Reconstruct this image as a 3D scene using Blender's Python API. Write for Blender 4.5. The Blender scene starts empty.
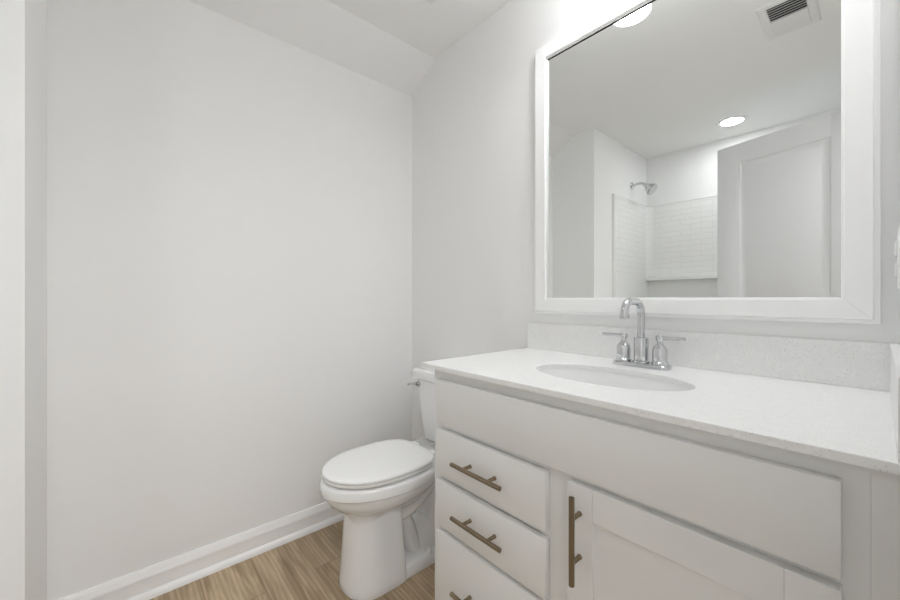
import bpy, bmesh, math, random
from mathutils import Vector, Matrix
PI = math.pi
S = bpy.context.scene
COL = S.collection

# ------------------------------------------------------------------ camera
cam_d = bpy.data.cameras.new('camera')
cam = bpy.data.objects.new('camera', cam_d); COL.objects.link(cam)
YAW = math.radians(41.13)                       # forward = (-cos, sin)
FPX = 375.5
cam.location = (0, 0, 1.06)
cam.rotation_euler = (PI/2, 0, PI/2 - YAW)
cam_d.sensor_width = 36; cam_d.lens = 36*FPX/900
cam_d.shift_y = -(1.0)/900
cam_d.clip_start = 0.005
S.camera = cam
# ------------------------------------------------------------------ world, lights, exposure
w = bpy.data.worlds.new('world'); S.world = w; w.use_nodes = True
w.node_tree.nodes['Background'].inputs[0].default_value = (1, 1, 1, 1)
w.node_tree.nodes['Background'].inputs[1].default_value = 0.3
S.view_settings.view_transform = 'Standard'; S.view_settings.look = 'None'
S.view_settings.gamma = 1; S.view_settings.use_curve_mapping = False
S.view_settings.exposure = 0.0
E_SHADE = 7.0        # vanity light glass
E_BULB = 58.0         # bulbs inside the vanity light
E_TUB = 94.0          # recessed light over the tub
E_HALL = 23.0         # unseen fill light added in the hall (W)
S.cycles.max_bounces = 14; S.cycles.diffuse_bounces = 10; S.cycles.glossy_bounces = 6
S.cycles.sample_clamp_indirect = 6
S.cycles.use_denoising = True

def area(name, loc, rot, sx, sy, power, col=(1, 1, 1)):
    l = bpy.data.lights.new(name, 'AREA'); l.shape = 'RECTANGLE'; l.size = sx; l.size_y = sy
    l.energy = power; l.color = col
    o = bpy.data.objects.new(name, l); COL.objects.link(o); o.location = loc; o.rotation_euler = rot
    return o
area('hall_fill_light', (0.95, 0.1, 2.27), (0, 0, 0), 0.9, 0.9, E_HALL, (.96, .98, 1))  # unseen area light, added to fill the room through the doorway

# ------------------------------------------------------------------ materials
def mat(name, col, rough=0.5, metal=0.0, spec=0.5, emit=None, es=0, bump=None, coat=0):
    m = bpy.data.materials.new(name); m.use_nodes = True
    nt = m.node_tree; b = nt.nodes['Principled BSDF']
    b.inputs['Base Color'].default_value = (*col, 1)
    b.inputs['Roughness'].default_value = rough
    b.inputs['Metallic'].default_value = metal
    b.inputs['Specular IOR Level'].default_value = spec
    if coat: b.inputs['Coat Weight'].default_value = coat; b.inputs['Coat Roughness'].default_value = .08
    if emit:
        b.inputs['Emission Color'].default_value = (*emit, 1); b.inputs['Emission Strength'].default_value = es
    if bump:
        sc, st, dist = bump
        tc = nt.nodes.new('ShaderNodeTexCoord'); n = nt.nodes.new('ShaderNodeTexNoise')
        n.inputs['Scale'].default_value = sc; n.inputs['Detail'].default_value = 3
        bp = nt.nodes.new('ShaderNodeBump'); bp.inputs['Strength'].default_value = st; bp.inputs['Distance'].default_value = dist
        nt.links.new(tc.outputs['Object'], n.inputs['Vector']); nt.links.new(n.outputs['Fac'], bp.inputs['Height'])
        nt.links.new(bp.outputs['Normal'], b.inputs['Normal'])
    return m

M_wall = mat('wall_paint', (.87, .87, .868), .75, bump=(180, .12, .001), spec=.25)
M_ceil = mat('ceiling_paint', (.87, .87, .86), .9, bump=(120, .15, .001), spec=.2)
M_trim = mat('trim_paint', (.90, .90, .905), .35)
M_cab = mat('cabinet_paint', (.80, .80, .79), .32, spec=.45)
M_door = mat('door_paint', (.76, .765, .78), .4)
M_frame = mat('mirror_frame_paint', (.93, .93, .93), .3)
M_porc = mat('porcelain', (.87, .875, .88), .12, spec=.55, coat=.4)
M_seat = mat('seat_plastic', (.90, .90, .895), .22)
M_sink = mat('sink_porcelain', (.86, .86, .86), .12, coat=.4)
M_chrome = mat('chrome', (.64, .65, .665), .06, 1.0)
M_bronze = mat('champagne_bronze', (.27, .215, .15), .28, 1.0, bump=(900, .2, .0004))
M_mirror = mat('mirror_silver', (.90, .915, .905), .0, 1.0)
M_plastic = mat('white_plastic', (.84, .84, .83), .35)
M_dark = mat('gap_shade_paint', (.05, .05, .05), .8)  # near-black colour standing in for shade inside gaps
M_grille = mat('grille_enamel', (.80, .80, .80), .4)
M_acryl = mat('tub_acrylic', (.88, .885, .875), .15, coat=.3)
M_shade = mat('lit_opal_glass', (.9, .9, .88), .3, emit=(.97, .985, 1), es=E_SHADE)
M_bulb = mat('lit_bulb', (.9, .9, .88), .3, emit=(.97, .985, 1), es=E_BULB)
M_lens = mat('lit_lens', (.9, .9, .9), .4, emit=(.97, .985, 1), es=E_TUB)
M_rubber = mat('plastic_shadow_line', (.25, .25, .24), .6)

def mat_tile():
    m = mat('subway_tile_surround', (.88, .885, .875), .14, coat=.3)
    nt = m.node_tree; b = nt.nodes['Principled BSDF']
    tc = nt.nodes.new('ShaderNodeTexCoord'); sp = nt.nodes.new('ShaderNodeSeparateXYZ'); ad = nt.nodes.new('ShaderNodeMath'); ad.operation = 'ADD'
    cb = nt.nodes.new('ShaderNodeCombineXYZ'); br = nt.nodes.new('ShaderNodeTexBrick')
    nt.links.new(tc.outputs['Object'], sp.inputs[0]); nt.links.new(sp.outputs[0], ad.inputs[0]); nt.links.new(sp.outputs[1], ad.inputs[1])
    nt.links.new(ad.outputs[0], cb.inputs[0]); nt.links.new(sp.outputs[2], cb.inputs[1]); nt.links.new(cb.outputs[0], br.inputs['Vector'])
    br.inputs['Scale'].default_value = 1; br.inputs['Brick Width'].default_value = .152; br.inputs['Row Height'].default_value = .044
    br.inputs['Mortar Size'].default_value = .0028; br.inputs['Mortar Smooth'].default_value = .6
    br.inputs['Color1'].default_value = (.88, .885, .875, 1); br.inputs['Color2'].default_value = (.88, .885, .875, 1); br.inputs['Mortar'].default_value = (.85, .855, .845, 1)
    nt.links.new(br.outputs['Color'], b.inputs['Base Color'])
    bp = nt.nodes.new('ShaderNodeBump'); bp.invert = True; bp.inputs['Strength'].default_value = .5; bp.inputs['Distance'].default_value = .003
    nt.links.new(br.outputs['Fac'], bp.inputs['Height']); nt.links.new(bp.outputs['Normal'], b.inputs['Normal'])
    return m
M_tile = mat_tile()

def mat_quartz():
    m = mat('white_quartz', (.86, .86, .86), .28)
    nt = m.node_tree; b = nt.nodes['Principled BSDF']
    tc = nt.nodes.new('ShaderNodeTexCoord')
    v = nt.nodes.new('ShaderNodeTexVoronoi'); v.inputs['Scale'].default_value = 230
    r = nt.nodes.new('ShaderNodeValToRGB')
    r.color_ramp.elements[0].position = .0; r.color_ramp.elements[0].color = (.42, .41, .40, 1)
    r.color_ramp.elements[1].position = .26; r.color_ramp.elements[1].color = (.86, .86, .855, 1)
    sel = nt.nodes.new('ShaderNodeValToRGB'); sel.color_ramp.interpolation = 'CONSTANT'
    sel.color_ramp.elements[0].color = (1, 1, 1, 1); sel.color_ramp.elements[1].position = .45; sel.color_ramp.elements[1].color = (0, 0, 0, 1)
    n = nt.nodes.new('ShaderNodeTexNoise'); n.inputs['Scale'].default_value = 45; n.inputs['Detail'].default_value = 8
    r2 = nt.nodes.new('ShaderNodeValToRGB')
    r2.color_ramp.elements[0].position = .35; r2.color_ramp.elements[0].color = (.85, .85, .845, 1)
    r2.color_ramp.elements[1].position = .65; r2.color_ramp.elements[1].color = (.89, .89, .885, 1)
    mx = nt.nodes.new('ShaderNodeMix'); mx.data_type = 'RGBA'
    sp = nt.nodes.new('ShaderNodeSeparateColor')
    for t in (v, n): nt.links.new(tc.outputs['Object'], t.inputs['Vector'])
    nt.links.new(v.outputs['Distance'], r.inputs[0]); nt.links.new(n.outputs['Fac'], r2.inputs[0])
    nt.links.new(v.outputs['Color'], sp.inputs[0]); nt.links.new(sp.outputs[0], sel.inputs[0])
    nt.links.new(sel.outputs[0], mx.inputs['Factor']); nt.links.new(r2.outputs[0], mx.inputs['A']); nt.links.new(r.outputs[0], mx.inputs['B'])
    nt.links.new(mx.outputs['Result'], b.inputs['Base Color'])
    return m
M_quartz = mat_quartz()

def mat_floor():
    m = mat('oak_vinyl_plank', (.4, .3, .2), .42, spec=.4)
    nt = m.node_tree; b = nt.nodes['Principled BSDF']; L = nt.links.new
    tc = nt.nodes.new('ShaderNodeTexCoord')
    mp = nt.nodes.new('ShaderNodeMapping'); mp.inputs['Location'].default_value = (.24, -.045, 0)
    L(tc.outputs['Object'], mp.inputs[0])
    br = nt.nodes.new('ShaderNodeTexBrick'); br.offset = .37; br.offset_frequency = 2
    br.inputs['Scale'].default_value = 1; br.inputs['Brick Width'].default_value = 1.22; br.inputs['Row Height'].default_value = .1755
    br.inputs['Mortar Size'].default_value = .0009; br.inputs['Mortar Smooth'].default_value = .2; br.inputs['Bias'].default_value = 0
    br.inputs['Color1'].default_value = (0, 0, 0, 1); br.inputs['Color2'].default_value = (1, 1, 1, 1); br.inputs['Mortar'].default_value = (.5, .5, .5, 1)
    L(mp.outputs[0], br.inputs['Vector'])
    # per-plank offset of the grain
    sc = nt.nodes.new('ShaderNodeVectorMath'); sc.operation = 'SCALE'; sc.inputs['Scale'].default_value = 7.3
    L(br.outputs['Color'], sc.inputs[0])
    ad = nt.nodes.new('ShaderNodeVectorMath'); ad.operation = 'ADD'; L(mp.outputs[0], ad.inputs[0]); L(sc.outputs[0], ad.inputs[1])
    m2 = nt.nodes.new('ShaderNodeMapping'); m2.inputs['Scale'].default_value = (1.1, 9, 1); L(ad.outputs[0], m2.inputs[0])
    n1 = nt.nodes.new('ShaderNodeTexNoise'); n1.inputs['Scale'].default_value = 2.2; n1.inputs['Detail'].default_value = 5; n1.inputs['Distortion'].default_value = 1.4
    L(m2.outputs[0], n1.inputs['Vector'])
    m3 = nt.nodes.new('ShaderNodeMapping'); m3.inputs['Scale'].default_value = (3, 70, 1); L(ad.outputs[0], m3.inputs[0])
    n2 = nt.nodes.new('ShaderNodeTexNoise'); n2.inputs['Scale'].default_value = 2.0; n2.inputs['Detail'].default_value = 4; L(m3.outputs[0], n2.inputs['Vector'])
    # cathedral rings
    m4 = nt.nodes.new('ShaderNodeMapping'); m4.inputs['Scale'].default_value = (1.0, 6.5, 1); L(ad.outputs[0], m4.inputs[0])
    wv = nt.nodes.new('ShaderNodeTexWave'); wv.wave_type = 'RINGS'; wv.inputs['Scale'].default_value = 3.0; wv.inputs['Distortion'].default_value = 5; wv.inputs['Detail'].default_value = 2; wv.inputs['Detail Scale'].default_value = .8
    L(m4.outputs[0], wv.inputs['Vector'])
    r = nt.nodes.new('ShaderNodeValToRGB')
    r.color_ramp.elements[0].position = .28; r.color_ramp.elements[0].color = (.265, .188, .108, 1)
    r.color_ramp.elements[1].position = .72; r.color_ramp.elements[1].color = (.55, .425, .285, 1)
    L(n1.outputs['Fac'], r.inputs[0])
    def mul(a, fac_src, lo, hi):
        mr = nt.nodes.new('ShaderNodeMapRange'); mr.inputs['To Min'].default_value = lo; mr.inputs['To Max'].default_value = hi; L(fac_src, mr.inputs['Value'])
        v = nt.nodes.new('ShaderNodeVectorMath'); v.operation = 'SCALE'; L(a, v.inputs[0]); L(mr.outputs[0], v.inputs['Scale']); return v.outputs[0]
    c = mul(r.outputs[0], n2.outputs['Fac'], .90, 1.10)
    c = mul(c, wv.outputs['Fac'], .88, 1.08)
    sc2 = nt.nodes.new('ShaderNodeSeparateColor'); L(br.outputs['Color'], sc2.inputs[0])
    c = mul(c, sc2.outputs[0], .86, 1.14)
    c = mul(c, br.outputs['Fac'], 1.0, .45)
    L(c, b.inputs['Base Color'])
    return m
M_floor = mat_floor()

# ------------------------------------------------------------------ mesh helpers
def obj(name, bm, m, parent=None, smooth=35, kind=None, label=None):
    bmesh.ops.recalc_face_normals(bm, faces=bm.faces)
    me = bpy.data.meshes.new(name); bm.to_mesh(me); bm.free()
    me.materials.append(m)
    if smooth:
        for p in me.polygons: p.use_smooth = True
        me.set_sharp_from_angle(angle=math.radians(smooth))
    o = bpy.data.objects.new(name, me); COL.objects.link(o)
    if parent: o.parent = parent; o.matrix_parent_inverse = world_of(parent).inverted()
    if kind: o['kind'] = kind
    if label: o['label'] = label
    return o
def world_of(o):
    M = Matrix.LocRotScale(o.location, o.rotation_euler, o.scale)
    if o.parent: M = world_of(o.parent) @ o.matrix_parent_inverse @ M
    return M
def thing(name, label, cat, loc, group=None):
    o = bpy.data.objects.new(name, None); COL.objects.link(o); o.location = loc; o.empty_display_size = .05
    o['label'] = label; o['category'] = cat
    if group: o['group'] = group
    return o
def tag(o, label, cat, group=None):
    o['label'] = label; o['category'] = cat
    if group: o['group'] = group
    return o
def box(bm, x0, x1, y0, y1, z0, z1, bev=0, seg=2, M=None):
    b = bmesh.new()
    bmesh.ops.create_cube(b, size=1)
    for v in b.verts: v.co = Vector(((x0+x1)/2 + v.co.x*(x1-x0), (y0+y1)/2 + v.co.y*(y1-y0), (z0+z1)/2 + v.co.z*(z1-z0)))
    if bev: bmesh.ops.bevel(b, geom=b.edges[:], offset=bev, segments=seg, affect='EDGES', profile=.5)
    if M is not None: b.transform(M)
    t = bpy.data.meshes.new('t'); b.to_mesh(t); b.free(); bm.from_mesh(t); bpy.data.meshes.remove(t)
    return bm
def bx(*a, **k): return box(bmesh.new(), *a, **k)
def loft(bm, rings, cap0=True, cap1=True, closed=True):
    R = [[bm.verts.new(p) for p in r] for r in rings]
    n = len(R[0])
    for a, b in zip(R, R[1:]):
        for i in range(n if closed else n-1):
            j = (i+1) % n; bm.faces.new((a[i], a[j], b[j], b[i]))
    if cap0: bm.faces.new(R[0][::-1])
    if cap1: bm.faces.new(R[-1])
    return bm
def lathe(bm, prof, c, axis='Z', n=28, caps=True):
    rings = []
    for r, h in prof:
        ring = []
        for i in range(n):
            a = 2*PI*i/n; p, q = r*math.cos(a), r*math.sin(a)
            v = (p, q, h) if axis == 'Z' else ((h, p, q) if axis == 'X' else (p, h, q))
            ring.append(Vector(c) + Vector(v))
        rings.append(ring)
    return loft(bm, rings, caps, caps)
def tube(bm, pts, r, n=16, caps=True):
    pts = [Vector(p) for p in pts]
    rr = r if isinstance(r, (list, tuple)) else [r]*len(pts)
    rings = []; up = None
    for i, p in enumerate(pts):
        t = (pts[min(i+1, len(pts)-1)] - pts[max(i-1, 0)]).normalized()
        if up is None:
            up = t.orthogonal().normalized()
        u = (up - t*up.dot(t)).normalized(); v = t.cross(u); up = u
        rings.append([p + (u*math.cos(2*PI*k/n) + v*math.sin(2*PI*k/n))*rr[i] for k in range(n)])
    return loft(bm, rings, caps, caps)
def spline(pts, sub=6):
    P = [Vector(p) for p in pts]; out = []
    for i in range(len(P)-1):
        a = P[max(i-1, 0)]; b = P[i]; c = P[i+1]; d = P[min(i+2, len(P)-1)]
        for k in range(sub):
            t = k/sub
            out.append(.5*((2*b) + (c-a)*t + (2*a-5*b+4*c-d)*t*t + (3*b-a-3*c+d)*t**3))
    out.append(P[-1]); return out
def prism(bm, prof, fn):
    """prof: list of 2D points, fn(p, end) -> 3D; straight extrusion between end 0 and 1"""
    return loft(bm, [[fn(p, 0) for p in prof], [fn(p, 1) for p in prof]])
def struct(name, bm, m, smooth=0): return obj(name, bm, m, smooth=smooth, kind='structure')

# ------------------------------------------------------------------ dimensions
XE, YV, YS, XT, YB, XR = -1.72, 1.22, -.178, -1.368, -1.12, .027    # end wall, vanity wall, stub wall, tub side wall, tub back wall, right wall
ZC = 2.304
XS = -1.515; ZS = 2.189                                            # slope starts on ceiling / on end wall
HX = 1.35                                                          # hall far wall

# ------------------------------------------------------------------ room shell
struct('floor', bx(XE-.1, HX+.1, YB-.1, YV+.1, -.08, 0), M_floor)
bm = bx(XE-.1, HX+.1, YB-.1, YV+.1, ZC, ZC+.08)
struct('ceiling', bm, M_ceil)
bm = bmesh.new()
prism(bm, [(XE-.001, ZS), (XS, ZC), (XS, ZC+.002), (XE-.001, ZC+.002)], lambda p, e: (p[0], (YS if e == 0 else YV), p[1]))
struct('ceiling_slope', bm, M_wall)
struct('wall_end', bx(XE-.1, XE, YB-.1, YV+.1, 0, ZC), M_wall)
struct('wall_vanity', bx(XE, HX, YV, YV+.1, 0, ZC), M_wall)
struct('wall_tub_side', bx(XE, XT, YB-.1, YS, 0, ZC), M_wall)
struct('wall_tub_back', bx(XT, HX, YB-.1, YB, 0, ZC), M_wall)
DY0, DY1, DH = -.292, .452, 2.045                                   # doorway in the right wall
bm = bx(XR, XR+.11, DY1, YV, 0, ZC); box(bm, XR, XR+.11, YB, DY0, 0, ZC); box(bm, XR, XR+.11, DY0, DY1, DH, ZC)
struct('wall_right', bm, M_wall)
struct('wall_hall', bx(HX, HX+.1, YB-.1, YV+.1, 0, ZC), M_wall)

# baseboard with moulded top and shoe
BP = [(0, 0), (.026, 0), (.0255, .008), (.022, .017), (.016, .023), (.0125, .025), (.0125, .071), (.0155, .0725), (.0150, .076), (.0120, .084), (.0105, .088), (.0090, .095), (.0060, .100), (.005, .103), (0, .103)]
bm = bmesh.new(); prism(bm, BP, lambda p, e: (XE+p[0], YS if e == 0 else YV, p[1])); struct('baseboard_end', bm, M_trim, 30)
bm = bmesh.new(); prism(bm, BP, lambda p, e: (XE+.0 if e == 0 else -.892, YV-p[0], p[1])); struct('baseboard_vanity', bm, M_trim, 30)
bm = bmesh.new(); prism(bm, BP, lambda p, e: (XE if e == 0 else XT, YS+p[0], p[1])); struct('baseboard_tub_side', bm, M_trim, 30)

# door casing and jamb
bm = bmesh.new()
for xa, xb in ((XR-.012, XR), (XR+.11, XR+.122)):
    box(bm, xa, xb, DY1, DY1+.057, 0, DH+.057, .002); box(bm, xa, xb, DY0-.057, DY0, 0, DH+.057, .002); box(bm, xa, xb, DY0+.001, DY1-.001, DH, DH+.057, .002)
struct('trim_1', bm, M_trim)

# ------------------------------------------------------------------ door leaf (white, two moulded panels), standing open
def make_door():
    hinge = Vector((.010, -.286, 0)); tip = Vector((-.688, -.474, 0))
    d = (tip - hinge); W = d.length; ang = math.atan2(d.y, d.x)
    T = .034
    # local: x along leaf from hinge, y across (side facing the mirror at y=0), z up
    M = Matrix.Translation(hinge) @ Matrix.Rotation(ang, 4, 'Z')
    # with ang ~ 193 deg, local +y points to world -Y
    root = bpy.data.objects.new('door_1', None)
    bm = bmesh.new(); z0, z1 = .012, 2.014
    pan = [(.182, W-.124, .14, .86), (.182, W-.124, 1.0, z1-.118)]
    # core panels
    for x0, x1, a, b in pan:
        box(bm, x0-.005, x1+.005, .008, T-.008, a-.005, b+.005)
    box(bm, 0, .182, 0, T, z0, z1, .0015); box(bm, W-.124, W, 0, T, z0, z1, .0015)
    for a, b in ((z0, .14), (.86, 1.0), (z1-.118, z1)): box(bm, .182, W-.124, 0.0002, T-.0002, a, b)
    # sticking profile around every panel, both faces
    for x0, x1, a, b in pan:
        for s in (0, 1):
            f = (lambda y: y) if s == 0 else (lambda y: T-y)
            prof = [(0, 0.0), (.004, .003), (.012, .0075), (.030, .008)]
            rings = []
            for o_, y in prof:
                rings.append([(x0+o_, f(y), a+o_), (x1-o_, f(y), a+o_), (x1-o_, f(y), b-o_), (x0+o_, f(y), b-o_)])
            # raised field
            rings.append([(x0+.040, f(.004), a+.040), (x1-.040, f(.004), a+.040), (x1-.040, f(.004), b-.040), (x0+.040, f(.004), b-.040)])
            loft(bm, rings, False, True)
    bm.transform(M)
    leaf = obj('door_1', bm, M_door, smooth=30, kind='structure')
    hb = bmesh.new()
    for s, y in ((-1, 0), (1, T)):
        lathe(hb, [(.030, y), (.030, y+s*.006), (.012, y+s*.010), (.010, y+s*.045)], (W-.06, 0, .95), 'Y', 20)
        tube(hb, [(W-.055, y+s*.045, .95), (W-.10, y+s*.047, .95), (W-.16, y+s*.045, .948)], [.010, .009, .007], 12)
    hb.transform(M)
    obj('door_handle', hb, M_chrome, leaf, label='lever handle on both faces')
make_door()

# ------------------------------------------------------------------ bathtub and surround
tub = thing('bathtub', 'white bathtub in the alcove behind the open door', 'bathtub', ((XT+XR)/2, (YB-.51)/2, 0))
bm = bmesh.new()
def rr(x0, x1, y0, y1, z, r, n=6):
    out = []
    for cx, cy, a0 in ((x1-r, y1-r, 0), (x0+r, y1-r, PI/2), (x0+r, y0+r, PI), (x1-r, y0+r, 1.5*PI)):
        for i in range(n+1):
            a = a0 + PI/2*i/n; out.append((cx+r*math.cos(a), cy+r*math.sin(a), z))
    return out
tx0, tx1, ty0, ty1 = XT+.002, XR-.002, YB+.002, -.515
loft(bm, [rr(tx0, tx1, ty0, ty1, 0.001, .012), rr(tx0, tx1, ty0, ty1, .40, .012), rr(tx0+.006, tx1-.006, ty0+.006, ty1-.006, .415, .02),
          rr(tx0+.07, tx1-.07, ty0+.06, ty1-.07, .415, .09), rr(tx0+.09, tx1-.09, ty0+.08, ty1-.09, .39, .10), rr(tx0+.16, tx1-.14, ty0+.12, ty1-.12, .12, .12), rr(tx0+.20, tx1-.18, ty0+.15, ty1-.15, .09, .10)])
obj('basin', bm, M_acryl, tub)
bm = bmesh.new(); lathe(bm, [(.03, 0), (.032, .003), (.02, .004)], (tx0+.28, (ty0+ty1)/2, .091)); obj('drain', bm, M_chrome, tub)

sur = thing('shower_surround', 'glossy white shower surround with subway tile pattern and a long ledge', 'shower surround', (XT, YB, .42))
zt = 1.868; yl = -.470
def surround_strip(z0, z1, t):
    """L-shaped panel along side wall then back wall with a rounded inside corner; t = thickness"""
    pts = [(XT, yl), (XT+t, yl+.0)]
    r = .055
    out = [(XT+t, yl)]
    for i in range(9):
        a = PI + (PI/2)*i/8
        out.append((XT+t+r + r*math.cos(a), YB+t+r + r*math.sin(a)))
    out.append((XR-.001, YB+t))
    back = [(XR-.001, YB+.0005), (XT+.0005, YB+.0005), (XT+.0005, yl)]
    ring = out + back
    b = bmesh.new(); loft(b, [[(p[0], p[1], z0) for p in ring], [(p[0], p[1], z1) for p in ring]]); return b
obj('tile_panel', surround_strip(1.255, zt, .014), M_tile, sur)
b = surround_strip(.42, 1.255, .014)
obj('lower_panel', b, M_acryl, sur)
bm = bx(XT+.014, XR-.002, YB+.013, YB+.075, 1.219, 1.258, .005, 3)
obj('ledge', bm, M_acryl, sur)
bm = bx(XT+.0005, XT+.020, yl-.001, yl+.010, .42, zt+.008, .003); box(bm, XT+.0005, XT+.017, YB+.02, yl+.01, zt, zt+.010, .003); box(bm, XT+.02, XR-.002, YB+.0005, YB+.017, zt, zt+.010, .003)
obj('edge_flange', bm, M_acryl, sur)

sh = thing('wall_shower', 'chrome shower head on a curved arm high on the alcove side wall', 'shower head', (XT, -.807, 2.007))
ys = -.807
bm = bmesh.new(); lathe(bm, [(.030, .0), (.030, .004), (.022, .010), (.012, .013)], (XT, ys, 2.007), 'X'); obj('escutcheon', bm, M_chrome, sh)
bm = bmesh.new(); tube(bm, spline([(XT+.005, ys, 2.007), (XT+.05, ys, 2.013), (XT+.085, ys, 2.008), (XT+.113, ys, 1.985)]), .0105, 12); obj('shower_arm', bm, M_chrome, sh)
bm = bmesh.new(); lathe(bm, [(.014, .024), (.016, .014), (.016, 0), (.024, -.008), (.047, -.046), (.050, -.060), (.046, -.065), (.0, -.065)], (0, 0, 0), 'Z', 28, False)
bm.transform(Matrix.Translation((XT+.118, ys, 1.980)) @ Matrix.Rotation(-.85, 4, 'Y')); obj('spray_head', bm, M_chrome, sh)

# ------------------------------------------------------------------ ceiling fixtures
def recessed(loc, label):
    t = thing('recessed_light', label, 'ceiling light', (loc[0], loc[1], ZC))
    bm = bmesh.new()
    lathe(bm, [(.0645, -.006), (.082, -.006), (.090, -.0005), (.0645, -.0005), (.0645, -.006)], (loc[0], loc[1], ZC), 'Z', 40, False); obj('trim_ring', bm, M_plastic, t)
    bm = bmesh.new(); lathe(bm, [(.064, -.001), (.064, -.004), (.055, -.0055)], (loc[0], loc[1], ZC), 'Z', 40); obj('lens', bm, M_lens, t)
    return t
recessed((-.681, -.803), 'small round recessed light, lit, in the ceiling over the bathtub')

def register(x0, x1, y0, y1, label, split=True):
    t = thing('air_vent', label, 'vent', ((x0+x1)/2, (y0+y1)/2, ZC))
    bm = bmesh.new(); z = ZC; m = min(.032, (x1-x0)*.22)
    # bevelled plate frame around the opening
    def q(i, zz): return [(x0+i, y0+i, zz), (x1-i, y0+i, zz), (x1-i, y1-i, zz), (x0+i, y1-i, zz)]
    loft(bm, [q(0, z-.0005), q(0, z-.003), q(.006, z-.008), q(m-.003, z-.009), q(m, z-.006), q(m, z-.0005)], False, False)
    obj('grille_frame', bm, M_grille, t, smooth=25)
    obj('duct_shade_sheet', bx(x0+m, x1-m, y0+m, y1-m, z-.0012, z-.0004), M_dark, t, smooth=0)  # flat dark sheet, its colour stands in for shade inside the duct
    ym = y0 + (y1-y0)*.5
    bm = bx(x0+m, x1-m, ym-.006, ym+.006, z-.011, z-.002, .001); obj('center_bar', bm, M_grille, t, smooth=0)
    n = 6
    for half, (ya, yb, tilt) in enumerate(((y0+m, ym-.006, .3), (ym+.006, y1-m, -.6))):
        for k in range(n):
            yc = ya + (yb-ya)*(k+.5)/n
            b = bx(x0+m, x1-m, -.0072, .0072, -.0007, .0007)
            b.transform(Matrix.Translation((0, yc, z-.0085)) @ Matrix.Rotation(tilt, 4, 'X'))
            obj('louver', b, M_grille, t, smooth=0)
    return t
register(-.354, -.170, .066, .362, 'white louvered ceiling vent seen reflected at the top of the mirror')
register(-1.243, -1.13, .78, .984, 'white vent on the ceiling beside the sloped section, only its corner showing')

# ------------------------------------------------------------------ vanity light above the mirror
LY = 1.035
vl = thing('vanity_light', 'chrome two-light wall fixture with lit opal glass shades above the mirror', 'wall light', (-.445, YV, 2.24))
obj('backplate', bx(-.535, -.355, YV-.022, YV-.0005, 2.205, 2.285, .006), M_chrome, vl)
bm = bmesh.new(); tube(bm, [(-.588, LY, 2.262), (-.302, LY, 2.262)], .008); tube(bm, [(-.445, YV-.02, 2.262), (-.445, LY, 2.262)], .009); obj('crossbar', bm, M_chrome, vl)
for x in (-.588, -.302):
    bm = bmesh.new(); lathe(bm, [(.020, 2.226), (.024, 2.24), (.020, 2.268), (.008, 2.275)], (x, LY, 0)); h = obj('lamp_holder', bm, M_chrome, vl)
    bm = bmesh.new(); lathe(bm, [(.022, 2.228), (.050, 2.212), (.062, 2.15), (.066, 2.084), (.063, 2.082), (.058, 2.10), (.056, 2.112)], (x, LY, 0), 'Z', 36, False); obj('glass_shade', bm, M_shade, h)
    bm = bmesh.new(); lathe(bm, [(.0565, 2.110), (.0565, 2.096), (.046, 2.091), (.0, 2.088)], (x, LY, 0), 'Z', 36, False); obj('bulb', bm, M_bulb, h)

# ------------------------------------------------------------------ mirror
mir = thing('wall_mirror', 'large rectangular wall mirror in a wide white frame above the vanity', 'mirror', (-.434, YV, 1.0))
X0, X1, Z0, Z1 = -.877, .001, 1.0065, 2.016
FW = .0575
def rail(side):
    # profile: (inward offset from outer edge, distance out of wall)
    prof = [(0, .0005), (0, .021), (.001, .0225), (.0085, .0225), (.0095, .0235), (.0100, .0295), (.0110, .0305), (FW-.0055, .0305), (FW-.0045, .0295), (FW-.0042, .022), (FW-.0008, .022), (FW, .021), (FW, .018), (.018, .018), (.018, .0005)]
    g = .00022
    def P(o, d, e):
        if side == 'bottom': return ((X0+o+g) if e == 0 else (X1-o-g), YV-d, Z0+o)
        if side == 'top': return ((X0+o+g) if e == 0 else (X1-o-g), YV-d, Z1-o)
        if side == 'left': return (X0+o, YV-d, (Z0+o+g) if e == 0 else (Z1-o-g))
        if side == 'right': return (X1-o, YV-d, (Z0+o+g) if e == 0 else (Z1-o-g))
    b = bmesh.new(); loft(b, [[P(o, d, 0) for o, d in prof], [P(o, d, 1) for o, d in prof]]); return b
for s in ('bottom', 'top', 'left', 'right'): obj('frame_rail', rail(s), M_frame, mir, smooth=25)
obj('mirror_glass', bx(X0+FW-.002, X1-FW+.002, YV-.016, YV-.010, Z0+FW-.002, Z1-FW-.0045), M_mirror, mir, smooth=0)
obj('shade_backing_board', bx(X0+.02, X1-.02, YV-.0095, YV-.0006, Z0+.02, Z1-.02), M_dark, mir, smooth=0)  # dark board, painted as the shadow gap below the top rail

# ------------------------------------------------------------------ wall outlet on the right wall
ol = thing('wall_outlet', 'white outlet plate on the right wall above the side splash', 'outlet', (XR, 1.10, 1.133))
obj('cover_plate', bx(XR-.005, XR-.0003, 1.065, 1.135, 1.080, 1.190, .002), M_plastic, ol)
bm = bx(XR-.0085, XR-.004, 1.085, 1.115, 1.142, 1.168, .0015); box(bm, XR-.0085, XR-.004, 1.085, 1.115, 1.102, 1.128, .0015); obj('receptacle', bm, M_plastic, ol)

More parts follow.
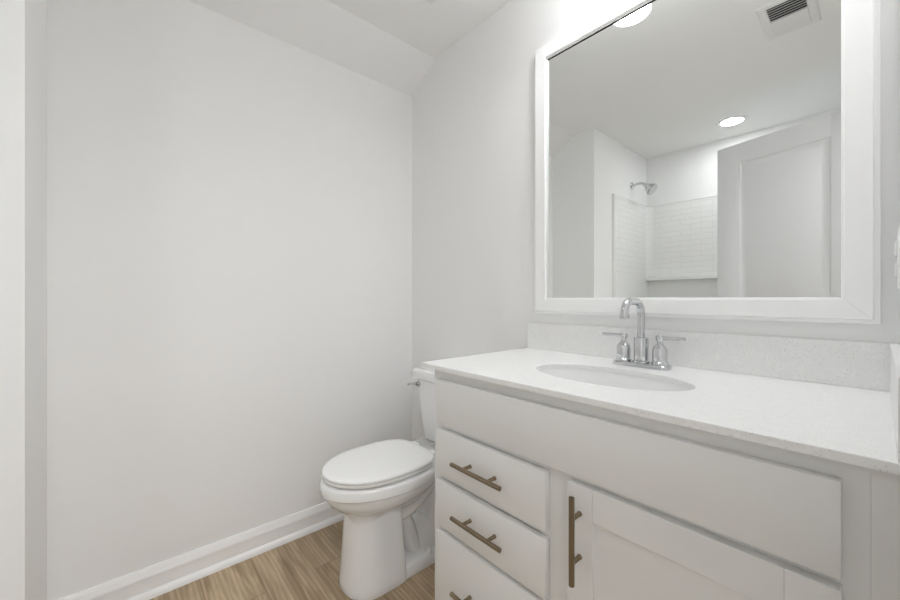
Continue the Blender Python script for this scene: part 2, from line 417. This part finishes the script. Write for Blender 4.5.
# ------------------------------------------------------------------ vanity cabinet
CT = .866; CB = .8525                         # counter top / underside
CX0, CX1 = -.889, .014
YF = .715; YP = .696                          # face frame front, overlay front
van = thing('vanity_cabinet', 'off-white bathroom vanity cabinet with drawers and a shaker door', 'cabinet', ((CX0+CX1)/2, .95, 0))
bm = bx(CX0, CX0+.016, YF+.018, YV-.001, 0.001, CB); box(bm, CX1-.018, CX1-.002, YF+.018, YV-.001, 0.001, CB)
box(bm, CX0+.016, CX1-.018, YF+.018, YV-.001, .10, .116); box(bm, CX0+.016, CX1-.018, YV-.012, YV-.001, .116, CB)
box(bm, CX0+.016, CX1-.018, YF+.07, YF+.085, .001, .10)
obj('carcass', bm, M_cab, van, smooth=0)
bm = bmesh.new()
for a, b, c, d in ((CX0, -.84, .10, CB), (-.50, -.408, .10, CB), (-.05, -.0077, .10, CB), (-.84, -.50, .68, CB), (-.408, -.05, .68, CB), (-.84, -.50, .532, .552), (-.84, -.50, .385, .405), (-.84, -.50, .10, .13), (-.408, -.05, .10, .13)):
    box(bm, a, b, YF, YF+.018, c, d)
obj('face_frame', bm, M_cab, van, smooth=0)
obj('filler_strip', bx(-.0076, XR-.0005, YF+.0003, YF+.018, .10, CB, .0004), M_cab, van, smooth=0)
def slab(name, x0, x1, z0, z1, par):
    return obj(name, bx(x0, x1, YP, YF-.0005, z0, z1, .0016, 2), M_cab, par, smooth=30)
slab('false_front', -.858, -.033, .6975, .8245, van)
yh = YP-.031
for z0, z1, zh in ((.5495, .6805, .616), (.4, .532, .472), (.125, .3865, .269)):
    d = slab('drawer', -.858, -.481, z0, z1, van)
    h = bmesh.new(); tube(h, [(-.757, yh, zh), (-.584, yh, zh)], .0057, 18)
    for px_ in (-.715, -.628): lathe(h, [(.0052, YP-.0002), (.0052, YP-.003), (.0045, YP-.004), (.0045, YP-.030)], (px_, 0, zh), 'Y', 14)
    obj('handle', h, M_bronze, d, label='brushed bronze bar pull')
# shaker door
def shaker(x0, x1, z0, z1):
    sw = .055; tr = .064
    t = obj('cabinet_door', bx(x0+sw-.004, x1-sw+.004, YP+.007, YF-.003, z0+sw-.004, z1-tr+.004), M_cab, van, smooth=0)
    for a, b in ((x0, x0+sw), (x1-sw, x1)): obj('stile', bx(a, b, YP, YF-.0005, z0, z1, .0009, 1), M_cab, t, smooth=30)
    for a, b in ((z0, z0+sw), (z1-tr, z1)): obj('rail', bx(x0+sw+.0001, x1-sw-.0001, YP, YF-.0005, a, b, .0009, 1), M_cab, t, smooth=30)
    h = bmesh.new(); tube(h, [(-.3985, yh, .497), (-.3985, yh, .670)], .0057, 18)
    for zp in (.540, .627): lathe(h, [(.0052, YP-.0002), (.0052, YP-.003), (.0045, YP-.004), (.0045, YP-.030)], (-.3985, 0, zp), 'Y', 14)
    obj('handle', h, M_bronze, t, label='brushed bronze bar pull, upright')
shaker(-.427, -.033, .125, .6835)

# ------------------------------------------------------------------ countertop with oval cut-out, splashes
SX, SY, SA, SB = -.46, .930, .195, .120
CX, CY0 = -.9255, .690
bm = bmesh.new()
N = 96
def ell(a, b, z): return [Vector((SX+a*math.cos(2*PI*i/N), SY+b*math.sin(2*PI*i/N), z)) for i in range(N)]
def rect(z, ins=0):
    x0, x1, y0, y1 = CX+ins, XR-.0005-ins*0, CY0+ins, YV-.0005
    out = []
    cs = [math.atan2(y-SY, x-SX) % (2*PI) for x, y in ((x1, y1), (x0, y1), (x0, y0), (x1, y0))]
    idx = [round(c/(2*PI)*N) % N for c in cs]
    for i in range(N):
        a = 2*PI*i/N; dx, dy = math.cos(a), math.sin(a)
        t = min([((x1 if dx > 0 else x0)-SX)/dx if abs(dx) > 1e-6 else 1e9, ((y1 if dy > 0 else y0)-SY)/dy if abs(dy) > 1e-6 else 1e9])
        p = Vector((SX+dx*t, SY+dy*t, z))
        if i in idx:
            c = ((x1, y1), (x0, y1), (x0, y0), (x1, y0))[idx.index(i)]; p = Vector((c[0], c[1], z))
        out.append(p)
    return out
loft(bm, [ell(SA+.0005, SB+.0005, CB), ell(SA, SB, CT-.0015), ell(SA+.0015, SB+.0015, CT), rect(CT, .0012), rect(CT-.0012), rect(CB), ell(SA+.0005, SB+.0005, CB)], False, False)
bmesh.ops.remove_doubles(bm, verts=bm.verts, dist=1e-5)
tag(obj('countertop', bm, M_quartz, smooth=30), 'white speckled quartz countertop on the vanity cabinet, with oval sink opening', 'countertop')
tag(obj('backsplash', bx(CX+.008, XR-.0005, YV-.0135, YV-.0005, CT+.0002, .967, .0008, 1), M_quartz, smooth=30), 'long low speckled quartz backsplash under the mirror', 'backsplash')
tag(obj('side_splash', bx(.014, XR-.0005, CY0+.001, YV-.0140, CT+.0002, .967, .0008, 1), M_quartz, smooth=30), 'short quartz side splash at the right end of the countertop', 'backsplash')

# sink
sk = thing('sink_basin', 'white oval undermount sink set in the countertop', 'sink', (SX, SY, CB))
bm = bmesh.new()
prof = [(.014, -.0002), (.003, -.0002), (.001, -.004), (-.004, -.03), (-.012, -.065), (-.030, -.098), (-.060, -.118), (-.095, -.126)]
rings = [ell(SA+o, SB+o, CB+z) for o, z in prof]
out_rings = [ell(SA+o+.008, SB+o+.008, CB+z-.008) for o, z in prof[::-1]]
loft(bm, out_rings[:-1] + [ell(SA+.014, SB+.014, CB-.008)] + rings, True, True)
obj('bowl', bm, M_sink, sk, smooth=50)
bm = bmesh.new(); lathe(bm, [(.024, 0), (.026, .002), (.022, .004), (.014, .003), (.013, .008), (.0, .009)], (SX, SY+.0, CB-.1262), 'Z', 28, False); obj('drain', bm, M_chrome, sk)

# ------------------------------------------------------------------ faucet
FX, FY = -.452, 1.125
fc = thing('faucet', 'chrome two-handle faucet with a tall curved spout behind the sink', 'faucet', (FX, FY, CT))
bm = bmesh.new()
def stad(hx, hy, z):
    return [(FX+p[0]-FX, FY+p[1]-FY, z) for p in rr(FX-hx, FX+hx, FY-hy, FY+hy, z, min(.014, hy*.6), 6)]
loft(bm, [stad(.0755, .026, CT+.0003), stad(.0755, .026, CT+.009), stad(.0735, .024, CT+.012), stad(.071, .021, CT+.013)])
obj('base_plate', bm, M_chrome, fc)
zb = CT+.013
for s in (-1, 1):
    x = FX + s*.050
    bm = bmesh.new(); lathe(bm, [(.0215, zb), (.0215, zb+.005), (.019, zb+.007), (.019, zb+.041), (.017, zb+.046), (.0075, zb+.057), (.0075, zb+.065)], (x, FY, 0))
    vb = obj('valve_body', bm, M_chrome, fc)
    bm = bmesh.new(); lathe(bm, [(.0075, zb+.063), (.0095, zb+.067), (.0095, zb+.077), (.007, zb+.080)], (x, FY, 0), 'Z', 20)
    tube(bm, [(x-s*.010, FY, zb+.0725), (x+s*.063, FY-.002, zb+.0735)], [.0058, .0050], 12)
    obj('lever_handle', bm, M_chrome, vb)
bm = bmesh.new(); lathe(bm, [(.023, zb), (.023, zb+.004), (.0195, zb+.006), (.0195, zb+.068), (.0180, zb+.071), (.0125, zb+.072)], (FX, FY, 0)); obj('spout_base', bm, M_chrome, fc)
pts = [(FX, FY, zb+.070), (FX, FY, zb+.12), (FX, FY, 1.012)]
r = .040; cz = 1.019
for i in range(0, 9):
    a = (PI/2)*i/8; pts.append((FX, FY-r+r*math.cos(a), cz+r*math.sin(a)*.85))
pts.append((FX, FY-.055, cz+r*.85))
for i in range(0, 9):
    a = PI/2 + (PI/2)*i/8; pts.append((FX, FY-.075+.032*math.cos(a), cz+.002+.032*math.sin(a)))
pts.append((FX, FY-.107, 1.012))
bm = bmesh.new(); tube(bm, pts, .0104, 20); sp = obj('spout', bm, M_chrome, fc, smooth=50)
bm = bmesh.new(); lathe(bm, [(.0, 1.0135), (.008, 1.0135), (.009, 1.008), (.012, 1.008), (.012, 1.018)], (FX, FY-.107, 0), 'Z', 20, False); obj('aerator', bm, M_chrome, sp)

# ------------------------------------------------------------------ toilet
TX = -1.274
tl = thing('toilet', 'white two-piece toilet with closed lid between the end wall and the vanity', 'toilet', (TX, .9, 0))
def egg(hw, yf, yb, z, yw=None, nf=2.0, nb=3.0, n=64, cx=TX):
    if yw is None: yw = yf + (yb-yf)*.56
    out = []
    for i in range(n):
        a = 2*PI*i/n; c, s = math.cos(a), math.sin(a)
        if s < 0: x = hw*math.copysign(abs(c)**(2/nf), c); y = yw + (yw-yf)*math.copysign(abs(s)**(2/nf), s)
        else: x = hw*math.copysign(abs(c)**(2/nb), c); y = yw + (yb-yw)*abs(s)**(2/nb)
        out.append((cx+x, y, z))
    return out
bm = bmesh.new()
B = [(.262, .086, .618, .79, 2.6, 5), (.292, .090, .612, .80, 2.4, 4), (.300, .112, .594, .84, 2.3, 3.2), (.310, .130, .576, .89, 2.1, 2.9), (.327, .147, .556, .94, 2.05, 2.7), (.347, .158, .542, .98, 2, 2.6),
     (.364, .1625, .536, 1.0, 2, 2.6), (.3705, .162, .535, 1.0, 2, 2.6), (.3710, .1695, .5265, 1.0, 2, 2.6), (.3735, .172, .524, 1.0, 2, 2.6), (.401, .172, .524, 1.0, 2, 2.6), (.4075, .169, .528, 1.0, 2, 2.6), (.4105, .164, .534, .995, 2, 2.6)]
loft(bm, [egg(hw, yf, yb, z, nf=nf, nb=nb) for z, hw, yf, yb, nf, nb in B])
obj('bowl', bm, M_porc, tl, smooth=45)
bm = bmesh.new()
Pd = [(.001, .106, .602, .815), (.008, .109, .598, .815), (.03, .107, .600, .815), (.10, .102, .606, .812), (.18, .096, .611, .808), (.25, .090, .616, .804), (.302, .087, .618, .80)]
loft(bm, [egg(hw, yf, yb, z, nf=2.35, nb=9, yw=yf+.11) for z, hw, yf, yb in Pd])
obj('pedestal', bm, M_porc, tl, smooth=40)
bm = bmesh.new()
loft(bm, [rr(TX-.098, TX+.098, .74, 1.06, .001, .04), rr(TX-.099, TX+.099, .74, 1.06, .010, .04), rr(TX-.096, TX+.096, .74, 1.057, .030, .04), rr(TX-.088, TX+.088, .74, 1.05, .043, .04), rr(TX-.076, TX+.076, .74, 1.04, .046, .035)])
obj('foot_plate', bm, M_porc, tl, smooth=50)
# trapway
bm = bmesh.new()
tube(bm, spline([(TX, .74, .235), (TX, .82, .225), (TX, .89, .245), (TX, .96, .29), (TX, 1.02, .33)], 6), .046, 24)
tube(bm, spline([(TX, .76, .30), (TX, .85, .285), (TX, .93, .315), (TX, .99, .35)], 6), .054, 24)
tube(bm, spline([(TX, .80, .24), (TX, .855, .17), (TX, .88, .10), (TX, .90, .04)], 6), .036, 20)
loft(bm, [rr(TX-.045, TX+.045, .955, 1.05, .03, .02), rr(TX-.045, TX+.045, .955, 1.05, .36, .02)])
tube(bm, spline([(TX, 1.00, .30), (TX, 1.045, .22), (TX, 1.055, .12), (TX, 1.05, .04)], 6), .042, 20)
for v in bm.verts: v.co.x = TX + (v.co.x-TX)*1.45
obj('trapway', bm, M_porc, tl, smooth=60)
bm = bmesh.new()
loft(bm, [egg(.068, .895, 1.06, .044, nf=2.2, nb=2.5), egg(.069, .893, 1.06, .090, nf=2.2, nb=2.5), egg(.064, .900, 1.05, .118, nf=2.2, nb=2.5), egg(.051, .912, 1.03, .140, nf=2.2, nb=2.5), egg(.030, .935, 1.0, .152, nf=2.2, nb=2.5), egg(.01, .955, .98, .156, nf=2.2, nb=2.5)])
obj('outlet_hump', bm, M_porc, tl, smooth=60)
for s in (-1, 1):
    bm = bmesh.new(); lathe(bm, [(.014, .040), (.014, .052), (.011, .060), (.005, .064)], (TX+s*.080, .930, 0), 'Z', 18); obj('bolt_cap', bm, M_porc, tl)
# seat and lid
LB = .951
def slabring(levels, yb, nb, hw=.162):
    b = bmesh.new()
    loft(b, [egg(hw-i, .531+i, yb-i, z, nf=2.03, nb=nb, yw=.743) for i, z in levels]); return b
obj('seat', slabring([(.020, .4170), (.008, .4176), (.003, .4195), (.002, .4265), (.005, .4285)], LB, 3.5), M_seat, tl, smooth=40)
b = slabring([(.012, .4305), (.003, .4315), (.001, .434), (.001, .438), (.003, .4415), (.008, .4435), (.03, .4448), (.08, .4455)], LB, 3.5)
obj('lid', b, M_seat, tl, smooth=40)
for s in (-1, 1): obj('hinge', bx(TX+s*.062-.02, TX+s*.062+.02, LB-.006, LB+.022, .413, .436, .005), M_seat, tl)
# deck under the tank
bm = bmesh.new(); loft(bm, [rr(TX-.10, TX+.10, .93, 1.15, .33, .03), rr(TX-.135, TX+.135, .93, 1.18, .37, .03), rr(TX-.14, TX+.14, .93, 1.185, .405, .03), rr(TX-.132, TX+.132, .93, 1.18, .411, .03)]); obj('tank_deck', bm, M_porc, tl, smooth=50)
bm = bmesh.new()
loft(bm, [rr(TX-.125, TX+.125, 1.055, 1.195, .417, .035), rr(TX-.135, TX+.135, 1.048, 1.20, .424, .04), rr(TX-.150, TX+.150, 1.038, 1.203, .54, .045), rr(TX-.163, TX+.163, 1.031, 1.205, .692, .045)])
tank = obj('tank', bm, M_porc, tl, smooth=50)
bm = bmesh.new()
loft(bm, [rr(TX-.174, TX+.174, 1.020, 1.208, .6935, .035), rr(TX-.181, TX+.181, 1.014, 1.21, .698, .036), rr(TX-.183, TX+.183, 1.012, 1.21, .722, .036), rr(TX-.180, TX+.180, 1.015, 1.209, .733, .034), rr(TX-.170, TX+.170, 1.025, 1.205, .737, .03)])
obj('tank_lid', bm, M_porc, tl, smooth=40)
bm = bmesh.new(); lathe(bm, [(.013, 1.036), (.013, 1.026), (.009, 1.020)], (TX-.128, 0, .668), 'Y', 18)
tube(bm, spline([(TX-.128, 1.018, .668), (TX-.146, 1.012, .669), (TX-.172, 1.004, .664)]), [.006]*6+[.005]*6+[.0055], 12)
obj('flush_lever', bm, M_chrome, tank, label='chrome flush lever')
